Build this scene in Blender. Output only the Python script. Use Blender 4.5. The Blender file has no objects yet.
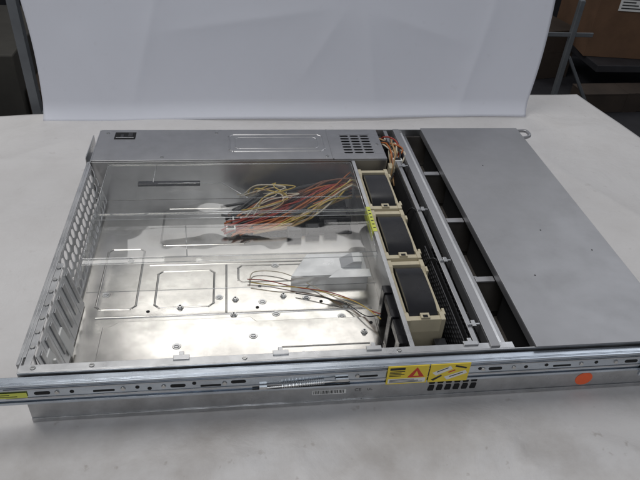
import bpy, bmesh, math, random
from mathutils import Vector, noise, Matrix
random.seed(11)
S=0.001
scene=bpy.context.scene
coll=scene.collection

# ------------------------------------------------------------ materials
def new_mat(name):
    m=bpy.data.materials.new(name); m.use_nodes=True
    nt=m.node_tree; b=nt.nodes['Principled BSDF']
    return m,nt,b
def mat(name,col,metal=0.0,rough=0.5,nscale=40,namt=0.12,ramt=0.1,bump=0.0,bscale=200,spec=0.5,stretch=(1,1,1),dirt=0.0,coat=0.0,dscale=None):
    m,nt,b=new_mat(name); N=nt.nodes; L=nt.links
    tc=N.new('ShaderNodeTexCoord'); mp=N.new('ShaderNodeMapping'); mp.inputs['Scale'].default_value=stretch
    L.new(tc.outputs['Object'],mp.inputs['Vector'])
    n=N.new('ShaderNodeTexNoise'); n.inputs['Scale'].default_value=nscale; n.inputs['Detail'].default_value=6; n.inputs['Roughness'].default_value=0.6
    L.new(mp.outputs[0],n.inputs['Vector'])
    mr=N.new('ShaderNodeMapRange'); mr.inputs['From Min'].default_value=0.3; mr.inputs['From Max'].default_value=0.7
    mr.inputs['To Min'].default_value=1-namt; mr.inputs['To Max'].default_value=1+namt
    L.new(n.outputs['Fac'],mr.inputs['Value'])
    mx=N.new('ShaderNodeVectorMath'); mx.operation='SCALE'; mx.inputs[0].default_value=col[:3]
    L.new(mr.outputs[0],mx.inputs['Scale'])
    out=mx.outputs[0]
    if dirt>0:
        n3=N.new('ShaderNodeTexNoise'); n3.inputs['Scale'].default_value=dscale or nscale*0.3; n3.inputs['Detail'].default_value=10; n3.inputs['Roughness'].default_value=0.78
        L.new(tc.outputs['Object'],n3.inputs['Vector'])
        r3=N.new('ShaderNodeMapRange'); r3.inputs['From Min'].default_value=0.50; r3.inputs['From Max'].default_value=0.70
        r3.inputs['To Min'].default_value=0; r3.inputs['To Max'].default_value=dirt
        L.new(n3.outputs['Fac'],r3.inputs['Value'])
        mm=N.new('ShaderNodeMix'); mm.data_type='RGBA'
        L.new(r3.outputs[0],mm.inputs['Factor']); L.new(out,mm.inputs[6]); mm.inputs[7].default_value=(col[0]*.45,col[1]*.43,col[2]*.4,1)
        out=mm.outputs[2]
    L.new(out,b.inputs['Base Color'])
    n2=N.new('ShaderNodeTexNoise'); n2.inputs['Scale'].default_value=nscale*0.6; n2.inputs['Detail'].default_value=5
    L.new(mp.outputs[0],n2.inputs['Vector'])
    r2=N.new('ShaderNodeMapRange'); r2.inputs['From Min'].default_value=0.3; r2.inputs['From Max'].default_value=0.7
    r2.inputs['To Min'].default_value=max(0.02,rough-ramt); r2.inputs['To Max'].default_value=min(1,rough+ramt)
    L.new(n2.outputs['Fac'],r2.inputs['Value']); L.new(r2.outputs[0],b.inputs['Roughness'])
    b.inputs['Metallic'].default_value=metal
    b.inputs['Specular IOR Level'].default_value=spec
    b.inputs['Coat Weight'].default_value=coat
    if bump>0:
        nb=N.new('ShaderNodeTexNoise'); nb.inputs['Scale'].default_value=bscale; nb.inputs['Detail'].default_value=4
        L.new(mp.outputs[0],nb.inputs['Vector'])
        bp=N.new('ShaderNodeBump'); bp.inputs['Strength'].default_value=bump; bp.inputs['Distance'].default_value=0.001
        L.new(nb.outputs['Fac'],bp.inputs['Height']); L.new(bp.outputs[0],b.inputs['Normal'])
    return m
M={}
M['galv']=mat('galvanised_steel',(.55,.555,.56),.95,.34,60,.14,.10,.10,90,dirt=.3)
M['silver']=mat('bright_silver_steel',(.74,.745,.75),.6,.34,60,.08,.08,.08,90,dirt=.12)
M['floor']=mat('bright_galvanised_steel',(.55,.535,.505),1,.22,60,.07,.05,.16,11,dirt=.22,dscale=40)
M['plate']=mat('dull_sheet_steel',(.395,.395,.405),.8,.43,40,.04,.03,.015,500,dirt=.12,dscale=12)
M['cover']=mat('grey_sheet_steel',(.46,.46,.465),.92,.34,60,.05,.04,.02,500,dirt=.18,dscale=14)
M['rail']=mat('zinc_rail_steel',(.52,.57,.63),.95,.27,50,.18,.12,.16,50,stretch=(.3,1,1),dirt=.5)
M['black']=mat('black_plastic',(.010,.010,.012),0,.26,50,.2,.08)
M['rubber']=mat('dark_grey_plastic',(.024,.024,.027),0,.36,50,.2,.1)
M['fanblack']=mat('glossy_black_fan_plastic',(.013,.013,.015),0,.27,40,.2,.08,.1,60)
M['mesh']=mat('dark_perforated_sheet',(.075,.075,.08),.5,.4,50,.2,.1)
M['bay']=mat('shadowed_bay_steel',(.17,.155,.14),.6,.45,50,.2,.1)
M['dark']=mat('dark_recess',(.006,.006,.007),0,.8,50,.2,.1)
M['cream']=mat('cream_plastic',(.55,.49,.35),0,.45,60,.08,.1,.05,200,dirt=.15)
M['white']=mat('white_plastic',(.78,.78,.75),0,.5,60,.05,.1)
M['pcb']=mat('dark_circuit_board',(.012,.014,.013),0,.45,150,.3,.1)
M['yellow']=mat('yellow_label_paper',(.78,.60,.05),0,.55,80,.06,.1)
M['lime']=mat('yellow_green_label_paper',(.62,.66,.10),0,.5,80,.06,.1)
M['labelw']=mat('white_label_paper',(.75,.75,.73),0,.55,80,.06,.1)
M['ink']=mat('black_ink',(.02,.02,.02),0,.6,80,.06,.1)
M['fadedink']=mat('faded_ink',(.12,.12,.12),0,.6,80,.06,.1)
M['redink']=mat('red_ink',(.55,.05,.03),0,.6,80,.06,.1)
M['dot']=mat('orange_red_sticker',(.95,.15,.045),0,.6,80,.04,.1)
M['screw']=mat('screw_steel',(.55,.55,.54),1,.3,80,.1,.1)
for k,c in dict(w_red=(.33,.035,.02),w_orange=(.44,.13,.03),w_yellow=(.55,.40,.09),w_white=(.60,.54,.42),w_black=(.016,.016,.016),w_brown=(.17,.065,.03),w_tan=(.40,.25,.12)).items():
    M[k]=mat('wire_'+k[2:],c,0,.4,80,.1,.1)
M['card']=mat('brown_cardboard',(.13,.07,.038),0,.85,20,.15,.05,.1,100)
M['post']=mat('grey_painted_steel',(.13,.14,.15),.3,.5,20,.15,.1)
M['shelf']=mat('dark_painted_steel',(.03,.03,.034),.2,.5,20,.2,.1)
M['brownp']=mat('dark_brown_board',(.04,.028,.02),0,.7,12,.3,.1)

def clear_mat(name,base,dif,rough=.06,edge=.65):
    m,nt,b=new_mat(name); N=nt.nodes; L=nt.links
    N.remove(b); out=N['Material Output']
    tr=N.new('ShaderNodeBsdfTransparent'); tr.inputs[0].default_value=(.96,.965,.96,1)
    gl=N.new('ShaderNodeBsdfGlossy'); gl.inputs['Roughness'].default_value=rough
    df=N.new('ShaderNodeBsdfDiffuse'); df.inputs[0].default_value=(.8,.82,.82,1)
    tc=N.new('ShaderNodeTexCoord'); nb=N.new('ShaderNodeTexNoise'); nb.inputs['Scale'].default_value=11; nb.inputs['Detail'].default_value=1.5
    L.new(tc.outputs['Object'],nb.inputs['Vector'])
    bp=N.new('ShaderNodeBump'); bp.inputs['Strength'].default_value=.9; bp.inputs['Distance'].default_value=.009
    L.new(nb.outputs['Fac'],bp.inputs['Height'])
    lw=N.new('ShaderNodeLayerWeight'); lw.inputs[0].default_value=.5
    L.new(bp.outputs[0],gl.inputs['Normal']); L.new(bp.outputs[0],lw.inputs['Normal'])
    pw=N.new('ShaderNodeMath'); pw.operation='POWER'; pw.inputs[1].default_value=3.8; L.new(lw.outputs['Facing'],pw.inputs[0])
    ma=N.new('ShaderNodeMath'); ma.operation='MULTIPLY_ADD'; ma.inputs[1].default_value=edge; ma.inputs[2].default_value=base; L.new(pw.outputs[0],ma.inputs[0])
    m1=N.new('ShaderNodeMixShader'); L.new(ma.outputs[0],m1.inputs[0]); L.new(tr.outputs[0],m1.inputs[1]); L.new(gl.outputs[0],m1.inputs[2])
    m2=N.new('ShaderNodeMixShader'); m2.inputs[0].default_value=dif
    L.new(m1.outputs[0],m2.inputs[1]); L.new(df.outputs[0],m2.inputs[2]); L.new(m2.outputs[0],out.inputs[0])
    return m
M['clear']=clear_mat('clear_plastic',.055,.012,.045,.65)
M['clearedge']=clear_mat('clear_plastic_edge',.32,.14,.10)

def paper_mat(name,col,stain,bs=.7,bscale=16,ns=5,dist=.8,det=10,dark=(.58,.54,.50),front=False):
    m,nt,b=new_mat(name); N=nt.nodes; L=nt.links
    tc=N.new('ShaderNodeTexCoord')
    n=N.new('ShaderNodeTexNoise'); n.inputs['Scale'].default_value=ns; n.inputs['Detail'].default_value=9; n.inputs['Roughness'].default_value=.66
    L.new(tc.outputs['Object'],n.inputs['Vector'])
    mr=N.new('ShaderNodeMapRange'); mr.inputs['From Min'].default_value=.42; mr.inputs['From Max'].default_value=.75; mr.inputs['To Min'].default_value=0; mr.inputs['To Max'].default_value=stain
    L.new(n.outputs['Fac'],mr.inputs['Value'])
    ns_=N.new('ShaderNodeTexNoise'); ns_.inputs['Scale'].default_value=70; ns_.inputs['Detail'].default_value=4; L.new(tc.outputs['Object'],ns_.inputs['Vector'])
    ms=N.new('ShaderNodeMapRange'); ms.inputs['From Min'].default_value=.64; ms.inputs['From Max'].default_value=.74; ms.inputs['To Min'].default_value=0; ms.inputs['To Max'].default_value=stain
    L.new(ns_.outputs['Fac'],ms.inputs['Value'])
    mxm=N.new('ShaderNodeMath'); mxm.operation='MAXIMUM'; L.new(mr.outputs[0],mxm.inputs[0]); L.new(ms.outputs[0],mxm.inputs[1])
    fac=mxm.outputs[0]
    if front:   # the worn working edge of the sheet is dirtier
        sp=N.new('ShaderNodeSeparateXYZ'); L.new(tc.outputs['Object'],sp.inputs[0])
        g=N.new('ShaderNodeMapRange'); g.inputs['From Min'].default_value=.12; g.inputs['From Max'].default_value=-.12; g.inputs['To Min'].default_value=.25; g.inputs['To Max'].default_value=1
        L.new(sp.outputs['Y'],g.inputs['Value']); mu=N.new('ShaderNodeMath'); mu.operation='MULTIPLY'; L.new(g.outputs[0],mu.inputs[0]); L.new(fac,mu.inputs[1]); fac=mu.outputs[0]
    mx=N.new('ShaderNodeMix'); mx.data_type='RGBA'; mx.inputs[6].default_value=(*col,1); mx.inputs[7].default_value=(col[0]*dark[0],col[1]*dark[1],col[2]*dark[2],1)
    L.new(fac,mx.inputs['Factor']); L.new(mx.outputs[2],b.inputs['Base Color'])
    b.inputs['Roughness'].default_value=.6
    n2=N.new('ShaderNodeTexNoise'); n2.inputs['Scale'].default_value=bscale; n2.inputs['Detail'].default_value=det; n2.inputs['Distortion'].default_value=dist; n2.inputs['Roughness'].default_value=.55
    L.new(tc.outputs['Object'],n2.inputs['Vector'])
    bp=N.new('ShaderNodeBump'); bp.inputs['Strength'].default_value=bs; bp.inputs['Distance'].default_value=.005
    L.new(n2.outputs['Fac'],bp.inputs['Height']); L.new(bp.outputs[0],b.inputs['Normal'])
    return m
M['paper']=paper_mat('white_table_paper',(.69,.675,.665),.95,.95,10,9,.6,9,front=True)
M['backdrop']=paper_mat('white_backdrop_paper',(.79,.81,.88),.08,.3,5,4,.3,4)
M['ground']=mat('dark_concrete',(.05,.047,.04),0,.7,4,.4,.1,.2,20)

# ------------------------------------------------------------ geometry builder (mm)
class B:
    def __init__(s): s.v=[];s.f=[];s.m=[];s.mats=[];s.sm=[]
    def mi(s,k):
        if k not in s.mats: s.mats.append(k)
        return s.mats.index(k)
    def add(s,vs,fs,k,smooth=False):
        o=len(s.v); s.v+= [tuple(p) for p in vs]; i=s.mi(k)
        for f in fs: s.f.append([a+o for a in f]); s.m.append(i); s.sm.append(smooth)
    def box(s,x0,x1,y0,y1,z0,z1,k):
        vs=[(x,y,z) for z in (z0,z1) for y in (y0,y1) for x in (x0,x1)]
        s.add(vs,[(0,2,3,1),(4,5,7,6),(0,1,5,4),(2,6,7,3),(0,4,6,2),(1,3,7,5)],k)
    def cyl(s,c,r,h,k,axis='z',n=16,r2=None,smooth=False):
        r2=r if r2 is None else r2; vs=[]
        for j,(rr,hh) in enumerate(((r,0),(r2,h))):
            for i in range(n):
                a=2*math.pi*i/n; p=(rr*math.cos(a),rr*math.sin(a),hh)
                if axis=='x': p=(p[2],p[0],p[1])
                if axis=='y': p=(p[0],p[2],p[1])
                vs.append((c[0]+p[0],c[1]+p[1],c[2]+p[2]))
        s.add(vs,[(i,(i+1)%n,n+(i+1)%n,n+i) for i in range(n)],k,smooth)
        s.add(vs,[tuple(range(n)),tuple(range(n,2*n))],k)
    def prism(s,pts,z0,z1,k):
        n=len(pts); vs=[(x,y,z0) for x,y in pts]+[(x,y,z1) for x,y in pts]
        s.add(vs,[tuple(range(n))[::-1],tuple(range(n,2*n))]+[(i,(i+1)%n,n+(i+1)%n,n+i) for i in range(n)],k)
    def prism_y(s,pts,y0,y1,k):
        n=len(pts); vs=[(x,y0,z) for x,z in pts]+[(x,y1,z) for x,z in pts]
        s.add(vs,[tuple(range(n)),tuple(range(n,2*n))[::-1]]+[(i,(i+1)%n,n+(i+1)%n,n+i) for i in range(n)],k)
    def prism_x(s,pts,x0,x1,k,smooth=False):
        n=len(pts); vs=[(x0,y,z) for y,z in pts]+[(x1,y,z) for y,z in pts]
        s.add(vs,[tuple(range(n)),tuple(range(n,2*n))[::-1]],k)
        s.add(vs,[(i,(i+1)%n,n+(i+1)%n,n+i) for i in range(n)],k,smooth)
    def tube(s,pts,r,k,n=6,sub=6,closed=False):
        P=[Vector(p) for p in pts]; C=[]
        if len(P)>2:
            Q=[P[0]*2-P[1]]+P+[P[-1]*2-P[-2]]
            for i in range(1,len(Q)-2):
                for j in range(sub):
                    t=j/sub; a,b,c,d=Q[i-1],Q[i],Q[i+1],Q[i+2]
                    C.append(.5*((2*b)+(c-a)*t+(2*a-5*b+4*c-d)*t*t+(3*b-a-3*c+d)*t**3))
            C.append(P[-1])
        else: C=P
        vs=[]
        for i,p in enumerate(C):
            d=(C[min(i+1,len(C)-1)]-C[max(i-1,0)])
            if d.length<1e-6: d=Vector((1,0,0))
            d.normalize(); u=d.cross(Vector((0,0,1)))
            if u.length<.05: u=d.cross(Vector((0,1,0)))
            u.normalize(); w=d.cross(u)
            for a in range(n):
                th=2*math.pi*a/n; vs.append(p+u*r*math.cos(th)+w*r*math.sin(th))
        fs=[(i*n+a,i*n+(a+1)%n,(i+1)*n+(a+1)%n,(i+1)*n+a) for i in range(len(C)-1) for a in range(n)]
        fs+= [tuple(range(n))[::-1],tuple(range(len(vs)-n,len(vs)))]
        s.add(vs,fs,k,True)
    def perf(s,o,du,dv,nu,nv,cu,cv,r,k,ru=None,pw=1.0,nq=16):
        o=Vector(o);du=Vector(du).normalized();dv=Vector(dv).normalized(); ru=r if ru is None else ru
        def sq(a,e):
            c,s_=math.cos(a),math.sin(a); return (math.copysign(abs(c)**e,c),math.copysign(abs(s_)**e,s_))
        for i in range(nu):
            for j in range(nv):
                c=o+du*(cu*(i+.5))+dv*(cv*(j+.5)); vs=[]
                for q in range(nq):
                    x,y=sq(2*math.pi*q/nq,pw); vs.append(c+du*ru*x+dv*r*y)
                for q in range(nq):
                    a=2*math.pi*q/nq; kx=1/max(abs(math.cos(a)),abs(math.sin(a)))
                    vs.append(c+du*cu*.5*math.cos(a)*kx+dv*cv*.5*math.sin(a)*kx)
                s.add(vs,[(q,(q+1)%nq,nq+(q+1)%nq,nq+q) for q in range(nq)],k)
    def obj(s,name,parent=None,bevel=0.0,label=None,solid=0.0,loc=None):
        me=bpy.data.meshes.new(name); me.from_pydata([(x*S,y*S,z*S) for x,y,z in s.v],[],s.f)
        for k in s.mats: me.materials.append(M[k])
        for p,i,sm in zip(me.polygons,s.m,s.sm): p.material_index=i; p.use_smooth=sm
        bm=bmesh.new(); bm.from_mesh(me)
        if solid: bmesh.ops.remove_doubles(bm,verts=bm.verts,dist=1e-6)
        bmesh.ops.recalc_face_normals(bm,faces=bm.faces); bm.to_mesh(me); bm.free()
        o=bpy.data.objects.new(name,me); coll.objects.link(o)
        if solid:
            md=o.modifiers.new('solid','SOLIDIFY'); md.thickness=solid*S; md.offset=0
        if bevel:
            md=o.modifiers.new('bevel','BEVEL'); md.width=bevel*S; md.segments=2; md.limit_method='ANGLE'; md.angle_limit=.7
        if parent: o.parent=parent
        if label: o['label']=label
        if loc: o.location=[q*S for q in loc]
        return o
def top(o,label,cat): o['label']=label; o['category']=cat; return o
def rep(b,name,parent,locs,bevel=0.0):
    first=b.obj(name,parent,bevel,loc=locs[0])
    for l in locs[1:]:
        o=first.copy(); coll.objects.link(o); o.parent=parent; o.location=[q*S for q in l]
    return first

# ------------------------------------------------------------ server
srv=bpy.data.objects.new('server_chassis',None); coll.objects.link(srv)
top(srv,'open grey metal rack server chassis lying on white paper, lid removed','server')
L,W,H=607,440,64

b=B()  # tray
b.box(0,L,0,W,0,3.4,'floor')
b.box(0,L,0,1.4,3.41,H,'galv')
b.box(0,L,W-1.4,W,3.41,H,'galv')
b.box(0,440,1.41,9,H-1.4,H-.05,'galv')
b.box(12,440,8,9,H-5,H-1.41,'galv')
b.box(0,L+2,-1.0,-.02,0,4.5,'galv')
b.box(391,422,9.2,W-2,3.41,4.6,'dark')  # near-black strip, shade of the channel beside the fans put into colour
b.obj('tray',srv,.3)
b=B()
b.prism([(44,12),(334,12),(334,110),(204,110),(198,117),(60,117),(52,110),(44,110)],3.5,5.6,'floor')
b.obj('base_plate',srv,.8)
def outline(b,pts,w,z0,z1,k):
    n=len(pts)
    for i in range(n):
        a=Vector(pts[i]);c=Vector(pts[(i+1)%n]); d=(c-a).normalized(); nn=Vector((-d.y,d.x))*w/2
        a2=a-d*w*.5; c2=c+d*w*.5
        prof=[(-1,z0),(-.5,(z0+z1)/2),(-.2,z1),(.2,z1),(.5,(z0+z1)/2),(1,z0)]
        vs=[]; m=len(prof)
        for p in (a2,c2):
            for q,z in prof: vs.append((p.x+nn.x*q,p.y+nn.y*q,z+(i%2)*.01))
        b.add(vs,[(t,t+1,m+t+1,m+t) for t in range(m-1)],k,True)
def tz(x0,x1,y0,y1,c=9): return [(x0+c,y0),(x1-c,y0),(x1,y0+c),(x1,y1-c),(x1-c,y1),(x0+c,y1),(x0,y1-c),(x0,y0+c)]
b=B()
outline(b,tz(94,158,138,200,5),2.4,3.4,4.0,'floor')
outline(b,tz(32,74,138,244,5),2.4,3.4,4.0,'floor')
outline(b,tz(186,326,176,206,4),2.4,3.4,3.9,'floor')
outline(b,tz(92,200,250,330,5),2.4,3.4,3.9,'floor')
outline(b,[(36,125),(332,125)],3.4,3.4,4.6,'floor'); outline(b,[(84,212),(332,212)],2.6,3.4,4.0,'floor')
outline(b,[(172,128),(172,208)],2.4,3.4,3.9,'floor')
outline(b,[(70,34),(190,34)],2.4,5.6,6.0,'floor'); outline(b,[(230,70),(320,70)],2.4,5.6,6.0,'floor')
b.obj('embossed_ridge',srv)

so=[(122,137),(164,152),(182,147),(212,142),(236,150),(262,146),(180,122),(200,88),(305,130),(298,114),(250,58),(122,78),(300,50),(40,162),(153,30),(230,205),(60,222),(92,50),(318,86),(226,122)]
def fz(x,y): return 5.6 if (44<x<334 and y<112) else 3.4
b=B(); b.cyl((0,0,0),3.9,1.0,'screw',n=14,r2=3.3); b.cyl((0,0,1.01),2.5,2.4,'screw',n=6); b.cyl((0,0,3.42),1.2,.1,'dark',n=10)
rep(b,'standoff',srv,[(x,y,fz(x,y)) for x,y in so[::2]],.2)
b=B(); b.cyl((0,0,0),4.6,.6,'screw',n=18,r2=4.2); b.cyl((0,0,.61),3.0,.8,'galv',n=18,r2=2.6); b.box(-2,2,-.4,.4,1.42,1.5,'dark')
rep(b,'floor_screw',srv,[(x,y,fz(x,y)) for x,y in so[1::2]],.2)
b=B(); b.cyl((0,0,0),2.0,.25,'dark',n=14)
rep(b,'floor_hole',srv,[(x,y,fz(x,y)+.02) for (x,y) in [(206,133),(278,139),(88,133),(110,60),(328,100),(210,168)]])

# rear panel
b=B()
b.perf((3,151,61.5),(0,1,0),(12,0,-54),15,4,12.9,13.8,5.6,'silver',nq=12) if False else b.perf((3,151,61.5),(0,1,0),(12,0,-54),15,4,12.9,13.8,5.4,'silver')
b.obj('vent_panel',srv,solid=1.0,label='perforated rear vent panel with large holes')
b=B()
b.box(0,1.4,1.41,18,3.41,H,'galv'); b.box(0,1.4,345,W-1.41,3.41,H,'galv')
b.box(-.2,3,18,345,61.6,H,'galv'); b.box(0,1.4,145,149,3.41,61.5,'galv')
b.box(-3,-.21,10,352,H-6,H-.02,'galv')
b.box(0,1.4,18,145,3.41,8,'galv'); b.box(3.1,9,9.1,146,H-1.6,H-.4,'galv')
for i in range(7): b.box(0,1.4,18+i*18.1,21+i*18.1,8.01,61.5,'galv')
b.box(-10,-.3,372,436,30,31.2,'galv'); b.box(-10,-8.8,372,436,31.21,58,'galv')
b.obj('rear_frame',srv,.25)
b=B()
b.prism_y([(9.4,60),(10.4,60.6),(20,5.5),(19,4.5)],-8.7,8.7,'silver')
b.prism_y([(11.6,56),(12.6,56.3),(19,18),(18,17)],-3.0,3.0,'galv')
b.cyl((6,0,63.7),2.4,1.2,'screw',n=12,r2=2.0)
rep(b,'slot_cover',srv,[(0,22+i*18.1+7.5,0) for i in range(7)],.25)
b=B()
b.prism_y([(20,8),(22,8),(14,46),(12,46)],0,15,'white'); b.prism_y([(22,12),(25,12),(19,38),(16.5,38)],6,8.5,'white')
b.obj('card_retainer',srv,.6,loc=(0,31,0))
b=B(); b.prism_y([(20.5,8),(22.5,8),(16,38),(14,38)],0,12,'white')
b.obj('card_retainer',srv,.6,loc=(0,68,0))

# power supply bay
b=B()
b.box(1.5,318,354,W-1.41,H-1.6,H+.3,'cover')
b.box(1.5,392,353,354.2,3.5,H-1.61,'cover')
outline(b,tz(178,308,376,424,5),3,H+.3,H+1.2,'cover')
outline(b,tz(186,300,384,416,4),2,H+.3,H+.8,'cover')
b.box(318.6,392,354,368,H-1.6,H,'cover'); b.box(318.6,392,424,W-1.41,H-1.6,H,'cover'); b.box(318.6,334,368,424,H-1.6,H,'cover'); b.box(378,392,368,424,H-1.6,H,'cover')
b.box(316.6,318.5,354,W-1.41,H+.31,H+1.1,'cover')
b.obj('power_supply_cover',srv,.3,label='flat grey cover of the power supply bay with embossed rectangle')
b=B()
b.perf((334,368,H-.8),(1,0,0),(0,1,0),3,7,14.667,8,2.2,'cover',ru=6.2,pw=.5)
b.obj('vent_grille',srv,solid=.8)
b=B(); b.box(330,386,360,432,8,H-12,'dark'); b.obj('vent_dark_fill',srv,.5)  # dark filler block, stands in for the shaded interior below the grille
b=B()
b.box(22,50,412,431,H+.31,H+.9,'dark'); b.box(24,48,414,416,H+.91,H+1.6,'cover'); b.box(30,34,416.1,424,H+.91,H+1.4,'rubber'); b.box(40,46,418,429,H+.91,H+1.4,'rubber')
b.obj('rear_socket',srv,.2,label='small dark socket cut into the cover')
b=B(); b.cyl((0,0,0),2.4,.9,'screw',n=14,r2=2.1); b.box(-1.5,1.5,-.25,.25,.91,.96,'dark')
rep(b,'screw',srv,[(12,5,H),(60,5,H),(190,5,H),(330,5,H),(12,430,H+.3),(90,362,H+.3),(160,430,H+.3),(310,362,H+.3),(385,395,H+.02)])

b=B(); b.box(0,14,6,11,0,1.4,'galv'); b.box(5,9,10,15,-3,1.3,'galv')
rep(b,'ledge_clip',srv,[(x,0,H+.01) for x in (128,215,300,392)],.3)

# clear air shroud
b=B()
xs0,xs1=24,340
prof=[(350,58),(348,62),(232,62),(229,67),(216,67),(213,60),(160,58),(152,55),(148,44),(146,22)]
for i in range(len(prof)-1):
    (y0,z0),(y1,z1)=prof[i],prof[i+1]
    b.add([(xs0,y0,z0),(xs1,y0,z0),(xs1,y1,z1),(xs0,y1,z1)],[(0,1,2,3)],'clear')
for x in (xs0,xs1):
    b.add([(x,350,58),(x,348,62),(x,160,58),(x,152,55),(x,148,44),(x,350,40)],[(0,1,2,3,4,5)],'clear')
b.obj('air_shroud',srv,.0,label='clear plastic air shroud over the cables')
b=B()
for p in ([(xs0,346,62.3),(xs1,346,62.3)],[(xs0,231.5,62.3),(xs1,231.5,62.3)],[(xs0,228.5,67.2),(xs1,228.5,67.2)],[(xs0,216.5,67.2),(xs1,216.5,67.2)],[(xs0,153,55.5),(xs1,153,55.5)],[(xs0,158,58),(xs1,158,58)],[(xs0,146,22),(xs1,146,22)],[(xs1,346,62.3),(xs1,232,62.3)],[(xs1,213,60.3),(xs1,156,57)],[(xs0,346,62.3),(xs0,232,62.3)],[(xs0,213,60.3),(xs0,156,57)],[(168,300,62.3),(200,264,62.3)],[(90,300,62.3),(168,300,62.3)],[(200,264,62.3),(330,264,62.3)],[(84,346,62.3),(84,302,62.3)],[(128,212,60.3),(132,158,58.2)]):
    b.tube(p,.5,'clearedge',n=8)
b.obj('shroud_ridge',srv,label='clear moulded ridges of the air shroud')
b=B(); b.box(62,140,318,326,46,50,'black'); b.obj('shroud_bar',srv,.8,label='black plastic bar under the clear shroud')

b=B()
b.prism([(246,168),(336,168),(336,208),(268,208)],16,17,'silver'); b.box(246,336,167,167.9,3.5,16,'silver'); b.prism_y([(306,17.1),(330,17.1),(330,26),(320,26)],180,198,'silver')
b.prism([(286,152),(336,152),(336,166),(300,166)],26,26.8,'silver')
b.obj('support_bracket',srv,.3,label='bright folded sheet metal bracket')

# partition
b=B()
b.box(345,346.4,9.1,352,3.5,H-3,'cover')
b.box(342,346.4,9.1,352,H-2.99,H-1.8,'galv')
b.obj('partition',srv,.2)
b=B()
for y in (24,60,96): b.box(336,344.8,y,y+12,3.5,52,'black')
b.box(337,344.8,36.1,59.9,40,50,'black'); b.box(337,344.8,72.1,95.9,40,50,'black')
b.obj('fan_guard',srv,.8)
b=B(); b.box(342.1,346.3,190,240,H-1.75,H-1.4,'lime'); b.box(341.2,341.9,190,240,H-16,H-1.5,'lime')
for i in range(6): b.box(342.6,345.5,196+i*7,198+i*7,H-1.38,H-1.3,'ink')
b.obj('caution_label',srv,label='yellow-green paper label on the fan partition')

# fans: dark rounded block bodies in smooth cream frames
FX=31
def fan_frame():
    b=B(); n=48; cz=27
    def Q(x,a): return (x,25*math.cos(a),cz-3+22*math.sin(a))
    def P(x,a):
        c,s_=math.cos(a),math.sin(a); kx=1/max(abs(c),abs(s_)); return (x,34*c*kx,cz-3+23.9*s_*kx)
    for x in (0,FX):
        vs=[P(x,2*math.pi*i/n) for i in range(n)]+[Q(x,2*math.pi*i/n) for i in range(n)]
        b.add(vs,[(i,(i+1)%n,n+(i+1)%n,n+i) for i in range(n)],'black')
    vs=[Q(x,2*math.pi*i/n) for x in (0,FX) for i in range(n)]
    b.add(vs,[(i,(i+1)%n,n+(i+1)%n,n+i) for i in range(n)],'black',True)
    pr=[]
    for t in range(0,33):
        a=math.pi*t/32; c,s_=math.cos(a),math.sin(a)
        pr.append((39*math.copysign(abs(c)**.55,c),44+14*abs(s_)**.62))
    b.prism_x([(-39,30)]+pr[::-1]+[(39,30)],1,FX-1,'fanblack',True)
    return b
def rotor():
    b=B(); b.cyl((3,0,24),10,24,'black','x',24)
    for i in range(7):
        a=2*math.pi*i/7; vs=[]
        for rr in (10,20.5):
            for x,da in ((4,-.25),(26,.3)):
                vs.append((x,rr*math.cos(a+da),24+rr*math.sin(a+da)))
        vs2=[(v[0]+1.2,v[1],v[2]) for v in vs]
        b.add(vs+vs2,[(0,1,3,2),(4,5,7,6),(0,1,5,4),(2,3,7,6),(0,2,6,4),(1,3,7,5)],'black')
    return b
def holder():
    b=B()
    for x0_,x1_ in ((-4.5,-.2),(FX+.2,FX+4.5)):
        top_=[(-47,55),(-36,55),(-30,51),(30,51),(36,55),(47,55)]
        b.prism_x([(-47,2)]+top_+[(47,2)],x0_,x1_,'cream')
    b.prism_x([(-48,2),(-47.8,40),(-45.5,54),(-39.8,54),(-39.8,2)],-.19,FX+.19,'cream')
    b.prism_x([(48,2),(47.8,40),(45.5,54),(39.8,54),(39.8,2)],-.19,FX+.19,'cream')
    b.box(11,FX-11,-45,-38,54.1,56.5,'cream'); b.box(13,FX-13,-44.5,-41,56.51,56.8,'dark')
    b.box(FX+4.6,FX+7,-38,-30,12,54,'cream'); b.box(FX+4.6,FX+7,28,36,12,54,'cream'); b.box(FX+4.6,FX+6,-29.9,27.9,38,46,'cream')
    return b
fan0=bpy.data.objects.new('cooling_fan',None); coll.objects.link(fan0); fan0.parent=srv
ys=(94,191,288); fan0.location=(352*S,ys[0]*S,3.6*S)
parts=[fan_frame().obj('fan_frame',fan0,.4),rotor().obj('rotor',fan0),holder().obj('fan_holder',fan0,1.2)]
fan0['label']='black cooling fan in cream plastic holder'
for y in ys[1:]:
    f=fan0.copy(); coll.objects.link(f); f.parent=srv; f.location=(352*S,y*S,3.6*S)
    for p in parts:
        o=p.copy(); coll.objects.link(o); o.parent=f
b=B(); b.box(350,388,9.2,20,3.6,36,'rubber'); b.box(352,372,20.1,28,3.6,30,'pcb'); b.box(376,388,20.1,40,3.6,40,'black'); b.box(356,366,10,18,36.1,42,'white')
b.box(350,352,28.1,42,3.6,46,'cream')
b.obj('fan_connector_board',srv,.6)

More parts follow.
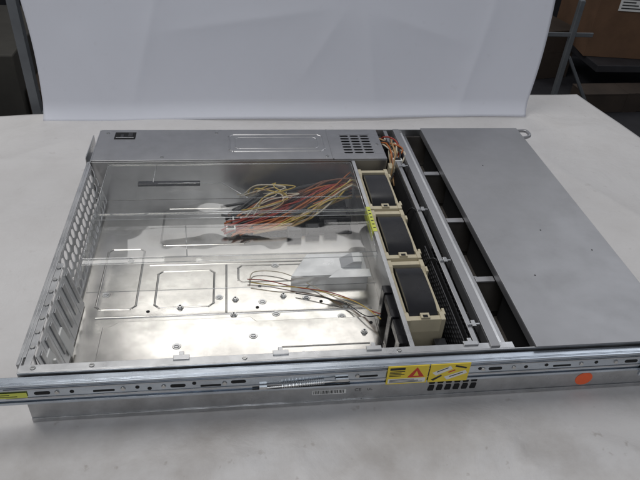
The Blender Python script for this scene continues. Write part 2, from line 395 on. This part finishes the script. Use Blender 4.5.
# bars + backplane + cage
b=B()
b.box(403,408,9.2,W-2,H-1.9,H-.7,'cover'); b.box(407,408,9.2,W-2,H-6,H-1.91,'cover'); b.box(403,404,160,W-2,H-9,H-1.91,'cover')
b.box(417,426,3,W-2,H-1,H+1.6,'plate'); b.box(417,418.2,3,W-2,50,H-1.01,'plate')
b.box(426.01,432,3,W-2,H-5,H-4,'silver'); b.box(432.01,439,3,W-2,H-11,H-10,'cover'); b.box(431,432,3,W-2,H-11,H-5.01,'plate')
b.obj('cross_member',srv,.3,label='long stepped steel cross bars beside the fans')
b=B(); b.box(408.1,412,0,8,0,1.2,'galv'); b.box(404,416,2,4,-1,1.1,'galv')
rep(b,'bar_clip',srv,[(0,y,H+.1) for y in (30,128,226,330)],.2)
b=B()
b.perf((397,12,58),(0,1,0),(4,0,-46),24,7,6.4,6.4,2.4,'mesh')
b.perf((409,12,58),(0,1,0),(6,0,-40),40,6,6.4,6.4,2.4,'mesh')
b.obj('backplane_mesh',srv,solid=.8,label='black perforated grille beside the nearest fan')
b=B()
b.box(416,416.9,12,430,4,45,'pcb'); b.box(401.5,402.5,12,340,4,H-6,'dark')  # web beside the fans coloured near-black to deepen the channel shade
for y in (262,300,352): b.box(404,412,y,y+16,31,42,'rubber')
b.box(404,414,14,260,4.7,12,'dark')  # dark filler, paints shade into the bottom of the channel
b.obj('backplane',srv,.3)
b=B()
b.box(460,L+4,-.6,W+.6,H+.5,H+1.7,'plate')
b.box(460,461.2,1.5,W-1.5,H-8,H+.49,'plate')
b.box(L+2.8,L+4,-.6,W+.6,H-7,H+.49,'plate')
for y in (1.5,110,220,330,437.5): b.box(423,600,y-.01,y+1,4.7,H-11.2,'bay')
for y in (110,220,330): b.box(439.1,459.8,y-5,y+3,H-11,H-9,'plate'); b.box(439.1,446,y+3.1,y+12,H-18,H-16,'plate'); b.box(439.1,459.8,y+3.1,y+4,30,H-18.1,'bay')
b.obj('drive_cage',srv,.3,label='drive cage with flat grey steel top plate')
b=B()
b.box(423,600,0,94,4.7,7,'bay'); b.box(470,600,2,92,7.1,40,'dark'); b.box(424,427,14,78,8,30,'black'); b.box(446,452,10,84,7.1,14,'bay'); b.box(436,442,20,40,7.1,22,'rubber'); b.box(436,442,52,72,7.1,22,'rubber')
rep(b,'drive_bay',srv,[(0,y,0) for y in (6,116,226,336)],.5)
b=B(); b.cyl((0,0,0),.9,.12,'dark',n=12)
rep(b,'plate_hole',srv,[(x,y,H+1.71) for x,y in [(500,100),(540,180),(520,330),(585,140)]])
b=B()
b.tube([(L+2,W-6,50),(L+16,W-6,52),(L+26,W-4,54),(L+28,W+4,55),(L+24,W+12,55),(L+6,W+12,54),(L-4,W+8,54)],2.6,'plate',n=10)
b.box(L-8,L+8,W+.8,W+9,20,60,'plate')
b.obj('front_handle',srv)

# near slide rail
b=B()
x0,x1=-130,760; RB=36.5; RT=61
b.box(x0,x1,-9,-7.8,RB,RT,'rail'); b.box(x0,x1,-7.79,-1.5,RT-1.2,RT,'rail'); b.box(x0,x1,-7.79,-3,RB,RB+1.2,'rail')
b.box(x0,x1,-11,-9.01,RT-2.4,RT,'rail'); b.box(x0,x1,-11,-9.01,RB,RB+3,'rail')
b.box(-40,x1,-10.2,-9.02,41,57,'rail'); b.box(-10,x1,-10.9,-10.21,43.5,45,'galv'); b.box(-10,x1,-10.9,-10.21,54.5,55.7,'galv')
b.box(x0,x1,-2.9,-1.6,39,59.7,'galv')
b.obj('slide_rail',srv,.4,label='zinc plated slide rail along the chassis side')
def slot(b,x,z,w,h,y,k,n=8):
    pts=[]
    for q in range(n+1): a=math.pi/2-math.pi*q/n; pts.append((x+w/2-h/2+h/2*math.cos(a),z+h/2*math.sin(a)))
    for q in range(n+1): a=-math.pi/2-math.pi*q/n; pts.append((x-w/2+h/2+h/2*math.cos(a),z+h/2*math.sin(a)))
    b.prism_y(pts,y-.3,y,k)
dz=0.6; RY=-10.22
b=B(); slot(b,0,0,13,3.6,0,'dark')
rep(b,'rail_slot',srv,[(x,RY,z+dz) for x,z in [(20,49),(132,49),(184,50),(420,49),(556,49)]])
b=B(); slot(b,0,0,18,2.0,0,'dark')
rep(b,'rail_slit',srv,[(x,RY,z+dz) for x,z in [(70,48),(300,48),(486,48),(160,47)]])
b=B(); b.cyl((0,0,0),1.8,-.3,'dark','y',14)
rep(b,'rail_hole',srv,[(x,RY,z+dz) for x,z in [(44,49),(98,50),(108,47.5),(146,51),(450,49),(520,50),(405,50),(470,50),(572,48)]])
b=B(); b.cyl((0,0,0),2.2,-1.0,'screw','y',14,r2=1.8)
rep(b,'rail_rivet',srv,[(x,RY,49.2+dz) for x in (32,86,120,172,290,408,438,505,540,590)])
b=B()
b.tube([(208,-13,43.5),(222,-13,44.3),(272,-13,47.5)],.9,'screw',n=8)
for i in range(24): b.cyl((222+i*1.6,-13,44.4+i*.11),1.8,.8,'galv' if i%2 else 'screw','x',10)
b.box(202,209,-13.5,-11,42,45,'screw'); b.box(270,282,-13,-11,45.5,49,'screw'); b.box(196,284,-11.6,-11.05,39.8,41.4,'dark')
b.obj('latch_spring',srv,.2,label='short bright coil spring on the rail')
b=B()
b.box(568,576,-14,-11.1,32,64,'rail'); b.box(576.1,592,-13,-11,40.2,57.5,'galv')
b.obj('rail_bracket',srv,.4)
b=B()
b.box(-64,8,-11.3,-10.95,46,52,'lime'); b.box(-40,0,-11.4,-11.31,47.5,48.3,'ink'); b.box(-40,-6,-11.4,-11.31,49.6,50.5,'ink')
b.obj('rail_label',srv,label='yellow-green paper label on the slide rail')
yy=-12
def ZL(t): return 37.5+t*23.4
b=B()
b.box(317,355,yy,-11.06,ZL(0),ZL(1),'yellow')
b.prism_y([(336,ZL(.36)),(352,ZL(.36)),(344,ZL(.92))],yy-.1,yy-.01,'redink'); b.prism_y([(341.4,ZL(.44)),(346.6,ZL(.44)),(344,ZL(.72))],yy-.2,yy-.11,'yellow')
b.box(319,333,yy-.1,yy-.01,ZL(.8),ZL(.93),'ink')
for i in range(4): b.box(319,333-(i%2)*3,yy-.1,yy-.01,ZL(.70-i*.085),ZL(.74-i*.085),'ink')
b.box(318.5,353.5,yy-.1,yy-.01,ZL(.06),ZL(.31),'labelw')
for i in range(3): b.box(320,351-(i*4),yy-.2,yy-.11,ZL(.09+i*.07),ZL(.12+i*.07),'ink')
b.obj('warning_label',srv,label='yellow warning label with red triangle and text')
b=B()
b.box(356.5,394,yy,-11.06,ZL(0),ZL(1),'yellow')
def q(l): return [(x,ZL(t)) for x,t in l]
b.prism_y(q([(359,.55),(375,.9),(377.5,.72),(363,.38)]),yy-.1,yy-.01,'labelw'); b.prism_y(q([(371,.28),(390,.62),(392.5,.45),(374.5,.1)]),yy-.1,yy-.01,'labelw')
b.prism_y(q([(359,.15),(368,.42),(369,.34),(361.5,.08)]),yy-.1,yy-.01,'ink'); b.prism_y(q([(380,.93),(391,.78),(390.5,.7),(379.5,.84)]),yy-.1,yy-.01,'ink')
b.prism_y(q([(374,.56),(380,.68),(380.6,.62),(374.5,.5)]),yy-.1,yy-.01,'redink')
b.prism_y(q([(363,.6),(373,.82),(373.4,.78),(363.4,.56)]),yy-.2,yy-.11,'ink'); b.prism_y(q([(376,.3),(388,.52),(388.4,.48),(376.4,.26)]),yy-.2,yy-.11,'ink')
b.obj('instruction_label',srv,label='yellow instruction label with slide diagrams')
b=B(); b.prism_y([(-2.6,-4.0),(-3.2,-2.6),(-2.2,4.0),(2.4,4.0),(3.2,2.6),(2.6,-4.0)],-.3,0,'dark')
rep(b,'side_vent',srv,[(367+i*8.4,-.05,z) for i in range(6) for z in (14.5,24.5)])
b=B(); b.cyl((524,-.05,15),8.8,-.3,'dot','y',32); b.obj('round_sticker',srv,label='round orange-red sticker')
b=B()
b.box(252,284,-.35,-.05,14,20,'labelw')
x=253
while x<282:
    w=random.choice((.4,.7,1.0)); b.box(x,x+w,-.45,-.36,15,19.4,'ink'); x+=w+random.choice((.5,.8))
b.obj('barcode_label',srv)
def text(s,size,loc,name,k='ink'):
    cu=bpy.data.curves.new('t','FONT'); cu.body=s; cu.size=size*S; cu.extrude=.00003
    o=bpy.data.objects.new('t',cu); coll.objects.link(o)
    dg=bpy.context.evaluated_depsgraph_get(); me=bpy.data.meshes.new_from_object(o.evaluated_get(dg))
    bpy.data.objects.remove(o); me.materials.clear(); me.materials.append(M[k])
    r=bpy.data.objects.new(name,me); coll.objects.link(r); r.rotation_euler=(math.pi/2,0,0); r.location=[q*S for q in loc]; r.parent=srv
text('CE',5.5,(292,-.12,16),'printed_mark','fadedink'); text('UL',4.5,(304,-.12,16.3),'printed_mark','fadedink')

# ------------------------------------------------------------ cables
def wire(pts,k,r=1.1):
    b=B(); b.tube(pts,r,k); return b.obj('wire',srv)
cols=['w_red','w_orange','w_brown','w_yellow','w_black','w_orange','w_brown','w_tan','w_red','w_black','w_orange','w_white']
j=lambda a: random.uniform(-a,a)
for i in range(58):
    k=cols[i%len(cols)]
    s0=(341,334+j(13),34+j(16)); pth=i%4
    if pth==0: rest=[(306+j(5),324+j(9),34+j(7)),(266+j(8),306+j(8),26+j(5)),(222+j(10),288+j(9),17+j(4)),(178+j(12),276+j(14),9+j(3))]
    elif pth==1: rest=[(306+j(5),316+j(9),32+j(7)),(264+j(8),294+j(8),23+j(5)),(222+j(10),278+j(8),13+j(3)),(186+j(14),268+j(10),9+j(3))]
    elif pth==2: rest=[(306+j(5),331+j(7),38+j(5)),(266+j(8),320+j(8),32+j(5)),(220+j(12),304+j(12),20+j(5)),(182+j(14),294+j(14),10)]
    else: rest=[(306+j(5),308+j(8),28+j(6)),(276+j(8),290+j(7),20+j(4)),(240+j(10),274+j(7),11+j(3)),(208+j(14),270+j(8),9)]
    wire([s0]+rest,k,random.choice((1.0,1.15,1.3)))
for i in range(9):
    wire([(200+j(20),338+j(5),18),(226+j(18),328+j(8),32+j(6)),(250+j(20),318+j(10),36+j(6)),(236+j(20),304+j(12),30+j(6)),(206+j(16),294+j(10),18)],random.choice(['w_white','w_white','w_tan','w_yellow']),.85)
for i in range(6):
    wire([(172+j(10),306+j(18),10),(220+j(14),322+j(10),24+j(6)),(262+j(14),328+j(8),30+j(6)),(310+j(10),334+j(6),34+j(6)),(340,334+j(6),34)],'w_black',1.8)
b=B(); b.box(-6,6,-4,4,0,8,'white'); b.box(-4,4,-2.5,2.5,8.1,9,'dark'); rep(b,'cable_connector',srv,[(178,272,5),(186,292,5),(406,352,56),(408,420,52)],.6)
b=B(); b.box(-9,9,-6,6,0,10,'black'); b.box(-7,7,-4,4,10.1,11,'rubber'); rep(b,'cable_plug',srv,[(258,262,5),(282,268,5),(306,272,8),(196,306,5),(214,326,5)],.6)
b=B(); b.box(292,334,280,306,5,18,'black'); b.box(298,328,284,302,18.1,20,'rubber'); b.obj('terminal_block',srv,.6)
b=B(); b.prism([(190,262),(334,266),(336,344),(210,342),(184,310)],3.5,4.6,'black'); b.obj('insulating_sheet',srv,.2,label='black plastic sheet under the cable bundle')
th=[[(196,176,8),(220,172,8),(252,160,7),(285,150,8),(312,132,10),(328,110,14),(336,98,20)],
    [(200,170,8),(232,162,8),(262,158,7),(292,144,8),(318,124,12),(336,92,18)],
    [(198,173,7),(205,190,7),(236,186,8),(268,164,7),(296,138,8),(320,118,12),(334,104,18)],
    [(250,150,7),(280,140,8),(305,128,8),(322,104,12),(335,96,20)]]
for p,k in zip(th,('w_red','w_yellow','w_white','w_black')): wire(p,k,.6)
for i in range(20):
    wire([(400+j(8),430+j(6),36),(400+j(10),406+j(12),58+j(6)),(409+j(10),382+j(14),66+j(4)),(408+j(9),360+j(14),58+j(6)),(398+j(8),338+j(8),34)],random.choice(['w_red','w_orange','w_brown','w_black','w_white','w_black','w_tan']),1.2)
b=B(); b.box(394,402,342,356,30,56,'cream'); b.obj('power_connector',srv,.8)
b=B(); b.box(394,400,396,436,20,56,'rubber'); b.obj('power_board',srv,.8)
for y in (142,240): wire([(393,y,10),(394,y+4,40),(399,y-4,62),(412,y-14,50)],'w_black',1.1)

# ------------------------------------------------------------ table sheet
bm=bmesh.new()
def lerp(a,b,t): return a+(b-a)*t
nx,ny=300,260
A_=Vector((-.62,-.62));B_=Vector((1.12,-.62));C_=Vector((.865,.72));D_=Vector((-.55,.575))
cre=[((-.2,.1),(.35,1),.35,.004),((-.1,-.1),(1,-.25),.25,.004),((.45,-.13),(1,.08),.3,.0045),((.25,-.12),(.3,-1),.12,.0045),((.78,.2),(-.35,1),.4,.004),((.7,.55),(1,.25),.2,.004),((-.2,.45),(1,.1),.2,.004),((.68,-.05),(.5,-1),.25,.0045),((.05,-.14),(1,.4),.14,.004),((-.12,.3),(-.8,.6),.2,.003),((.55,-.07),(1,-.5),.15,.004),((.35,-.1),(1,.2),.16,.0035)]
rr=random.Random(5)
for _ in range(34):
    a=rr.uniform(0,math.pi); cre.append(((rr.uniform(-.3,.95),rr.choice((rr.uniform(-.22,-.05),rr.uniform(-.22,-.04),rr.uniform(-.2,.6)))),(math.cos(a),math.sin(a)),rr.uniform(.04,.14),rr.uniform(.001,.0035)))
grid=[]
for jj in range(ny+1):
    row=[]
    for i in range(nx+1):
        u=i/nx;v=jj/ny
        p=(A_*(1-u)+B_*u)*(1-v)+(D_*(1-u)+C_*u)*v
        x,y=p.x,p.y
        dx=max(-.005-x,0,x-.615);dy=max(-.015-y,0,y-.445);d=math.hypot(dx,dy)
        k=min(1,d/.04)
        z=0
        if k>0:
            z=noise.noise(Vector((x*2.6,y*3.0,0)))*.008+noise.noise(Vector((x*7,y*6,4)))*.003
            for (cx,cy),(ex,ey),hl_,hh in cre:
                if abs(x-cx)>hl_+.05 or abs(y-cy)>hl_+.05: continue
                l=math.hypot(ex,ey);e1=ex/l;e2=ey/l; a=(x-cx)*e1+(y-cy)*e2; t=-(x-cx)*e2+(y-cy)*e1+.012*noise.noise(Vector((a*9,cx*10,0)))
                if abs(a)<hl_: z+=hh*math.exp(-abs(t)/.012)*(1-(a/hl_)**2)
        z=k*z-.0006
        row.append(bm.verts.new((x,y,z)))
    grid.append(row)
for jj in range(ny):
    for i in range(nx): bm.faces.new((grid[jj][i],grid[jj][i+1],grid[jj+1][i+1],grid[jj+1][i]))
def skirt(vs):
    lo=[bm.verts.new((v.co.x,v.co.y,-.12+.004*math.sin(v.co.x*40+v.co.y*30))) for v in vs]
    for i in range(len(vs)-1): bm.faces.new((vs[i],vs[i+1],lo[i+1],lo[i]))
skirt(grid[-1]); skirt([r[-1] for r in grid]); skirt([r[0] for r in grid]); skirt(grid[0])
bmesh.ops.recalc_face_normals(bm,faces=bm.faces)
me=bpy.data.meshes.new('table'); bm.to_mesh(me); bm.free(); me.materials.append(M['paper'])
for p in me.polygons: p.use_smooth=True
tb=bpy.data.objects.new('table',me); coll.objects.link(tb); tb['kind']='structure'

bm=bmesh.new(); grid=[]
nx,nz=180,90
cre2=[((.05,.12),(.3,1),.14,.003),((.42,.08),(-.2,1),.12,.0025),((.2,.16),(1,.15),.16,.002),((.6,.1),(.15,1),.14,.003),((-.03,.06),(-.3,1),.1,.0025),((.33,.12),(.6,1),.08,.002),((.5,.15),(1,-.3),.1,.002)]
for jj in range(nz+1):
    row=[]
    for i in range(nx+1):
        u=i/nx;v=jj/nz; x=lerp(-.122,.712,u)+.006*math.sin(v*5)
        z=v*.36
        yb=.60+.025*u
        n1=noise.noise(Vector((x*3.0,z*2,5)))
        y=yb+.011*n1+.02*math.sin(u*3.1)*v-.012*max(0,(.03-z)/.03)**2
        for (cx,cz_),(ex,ez),hl_,hh in cre2:
            l=math.hypot(ex,ez);e1=ex/l;e2=ez/l;a=(x-cx)*e1+(z-cz_)*e2;t=-(x-cx)*e2+(z-cz_)*e1
            if abs(a)<hl_: y-=hh*math.exp(-abs(t)/.018)*(1-(a/hl_)**2)
        row.append(bm.verts.new((x,y,z+.002)))
    grid.append(row)
for jj in range(nz):
    for i in range(nx): bm.faces.new((grid[jj][i],grid[jj][i+1],grid[jj+1][i+1],grid[jj+1][i]))
me=bpy.data.meshes.new('backdrop_sheet'); bm.to_mesh(me); bm.free(); me.materials.append(M['backdrop'])
for p in me.polygons: p.use_smooth=True
bd=bpy.data.objects.new('backdrop_sheet',me); coll.objects.link(bd); top(bd,'creased white paper backdrop standing behind the server','backdrop')
md=bd.modifiers.new('s','SOLIDIFY'); md.thickness=.0012

# surroundings
b=B(); b.box(-3000,4500,-2500,5000,-820,-800,'ground'); g=b.obj('floor'); g['kind']='structure'
b=B(); b.box(-3000,4500,3000,3040,-799,1200,'shelf'); g=b.obj('wall',None); top(g,'dark wall far behind the table','wall')
b=B()
b.prism_x([(640,-760),(656,-760),(656,380),(640,380)],-152,-138,'post'); b.box(-160,-130,636,660,-799,-760.1,'post'); b.box(-137.9,-132,640,656,-20,-5,'post')
p=b.obj('support_post',None,1.0); top(p,'grey steel post beside the paper backdrop','post')
def cbox(x0,x1,y0,y1,z0,z1,k,label,rz=0):
    cx,cy=(x0+x1)/2,(y0+y1)/2; hx,hy=(x1-x0)/2,(y1-y0)/2
    b=B(); b.box(-hx,hx,-hy,hy,z0,z1,k); b.box(-hx-1,-1,-hy-1,hy+1,z1+.1,z1+3,k); b.box(1,hx+1,-hy-1,hy+1,z1+.1,z1+2.6,k); b.box(-22,22,-hy-.8,-hy-.1,z1-60,z1,'brownp'); b.box(-22,22,-hy,hy,z1+3.1,z1+3.5,'brownp')
    o=b.obj('cardboard_box',None,2,loc=(cx,cy,0)); o.rotation_euler=(0,0,rz); return top(o,label,'box')
bx=cbox(1190,1520,1230,1500,-120,120,'card','brown cardboard box with white label standing on a metal rack',-.12)
b=B(); b.box(-110,-40,-137.5,-135.3,10,60,'labelw')
for i in range(5): b.box(-104,-50-(i%3)*9,-138.3,-137.6,16+i*8,19+i*8,'ink')
b.obj('shipping_label',bx)
cbox(1060,1180,1330,1500,-221,-80,'brownp','small dark brown cardboard box on the rack shelf',.2)
cbox(1120,1420,1100,1170,-221,-170,'brownp','flat dark brown cardboard box on the rack shelf',.05)
b=B()
for x in (935,1600):
    for y in (930,1500): b.box(x,x+12,y,y+12,-799,120,'post')
b.box(948,1599,935,1520,-239,-222,'shelf'); b.box(948,1599,935,945,-520,-490,'post')
b.box(1185,1599,1180,1520,-140,-121,'shelf'); b.box(1185,1200,1500,1519,-221.9,-140.1,'shelf')
b.prism_y([(948,-10),(952,-4),(1100,-215),(1094,-221)],932,940,'post')
b.box(880,990,932,936,40,50,'post')
r=b.obj('metal_rack',None,1.5); top(r,'grey metal rack standing behind the table','rack')
b=B(); b.box(-1000,-220,1000,1500,-800,-240,'shelf'); b.box(-700,-300,1040,1400,-239,-60,'ground'); b.box(-296,-240,1060,1300,-239,-150,'brownp')
c=b.obj('storage_cabinet',None,4); top(c,'dark storage cabinet behind the table','cabinet')

# ------------------------------------------------------------ light + camera
w=bpy.data.worlds.new('World'); scene.world=w; w.use_nodes=True
bg=w.node_tree.nodes['Background']; bg.inputs[0].default_value=(.86,.90,1,1); bg.inputs[1].default_value=.17
def area(loc,target,size,e,col,sy=None):
    l=bpy.data.lights.new('lamp','AREA'); l.shape='RECTANGLE'; l.size=size; l.size_y=sy or size; l.energy=e; l.color=col
    o=bpy.data.objects.new('area_lamp',l); coll.objects.link(o); o.location=loc
    o.rotation_euler=(Vector(target)-Vector(loc)).to_track_quat('-Z','Y').to_euler()
area((-.25,.4,1.6),(.25,.65,0.05),1.0,11,(1,.985,.965),.5)
area((.25,1.9,1.75),(.3,.1,0),1.2,5.5,(1,.98,.96),.4)
area((1.7,1.3,1.4),(.5,.25,0),1.0,4,(.93,.95,1))  # added light, gives the drive cage plate a soft sheen gradient
area((.2,-1.1,1.3),(.3,.65,.2),.7,4.2,(.92,.95,1))  # added fill light from behind the camera, brightens the backdrop
scene.view_settings.view_transform='Standard'; scene.view_settings.look='None'; scene.view_settings.exposure=0
cam=bpy.data.cameras.new('camera'); co=bpy.data.objects.new('camera',cam); coll.objects.link(co)
cam.lens=620/640*36; cam.sensor_width=36; cam.clip_start=.01; cam.clip_end=50
R=Matrix.Rotation(-.164,4,'Z')@Matrix.Rotation(.926,4,'X')@Matrix.Rotation(.074,4,'Z')
co.matrix_world=Matrix.Translation((.187,-.372,.48))@R
scene.camera=co
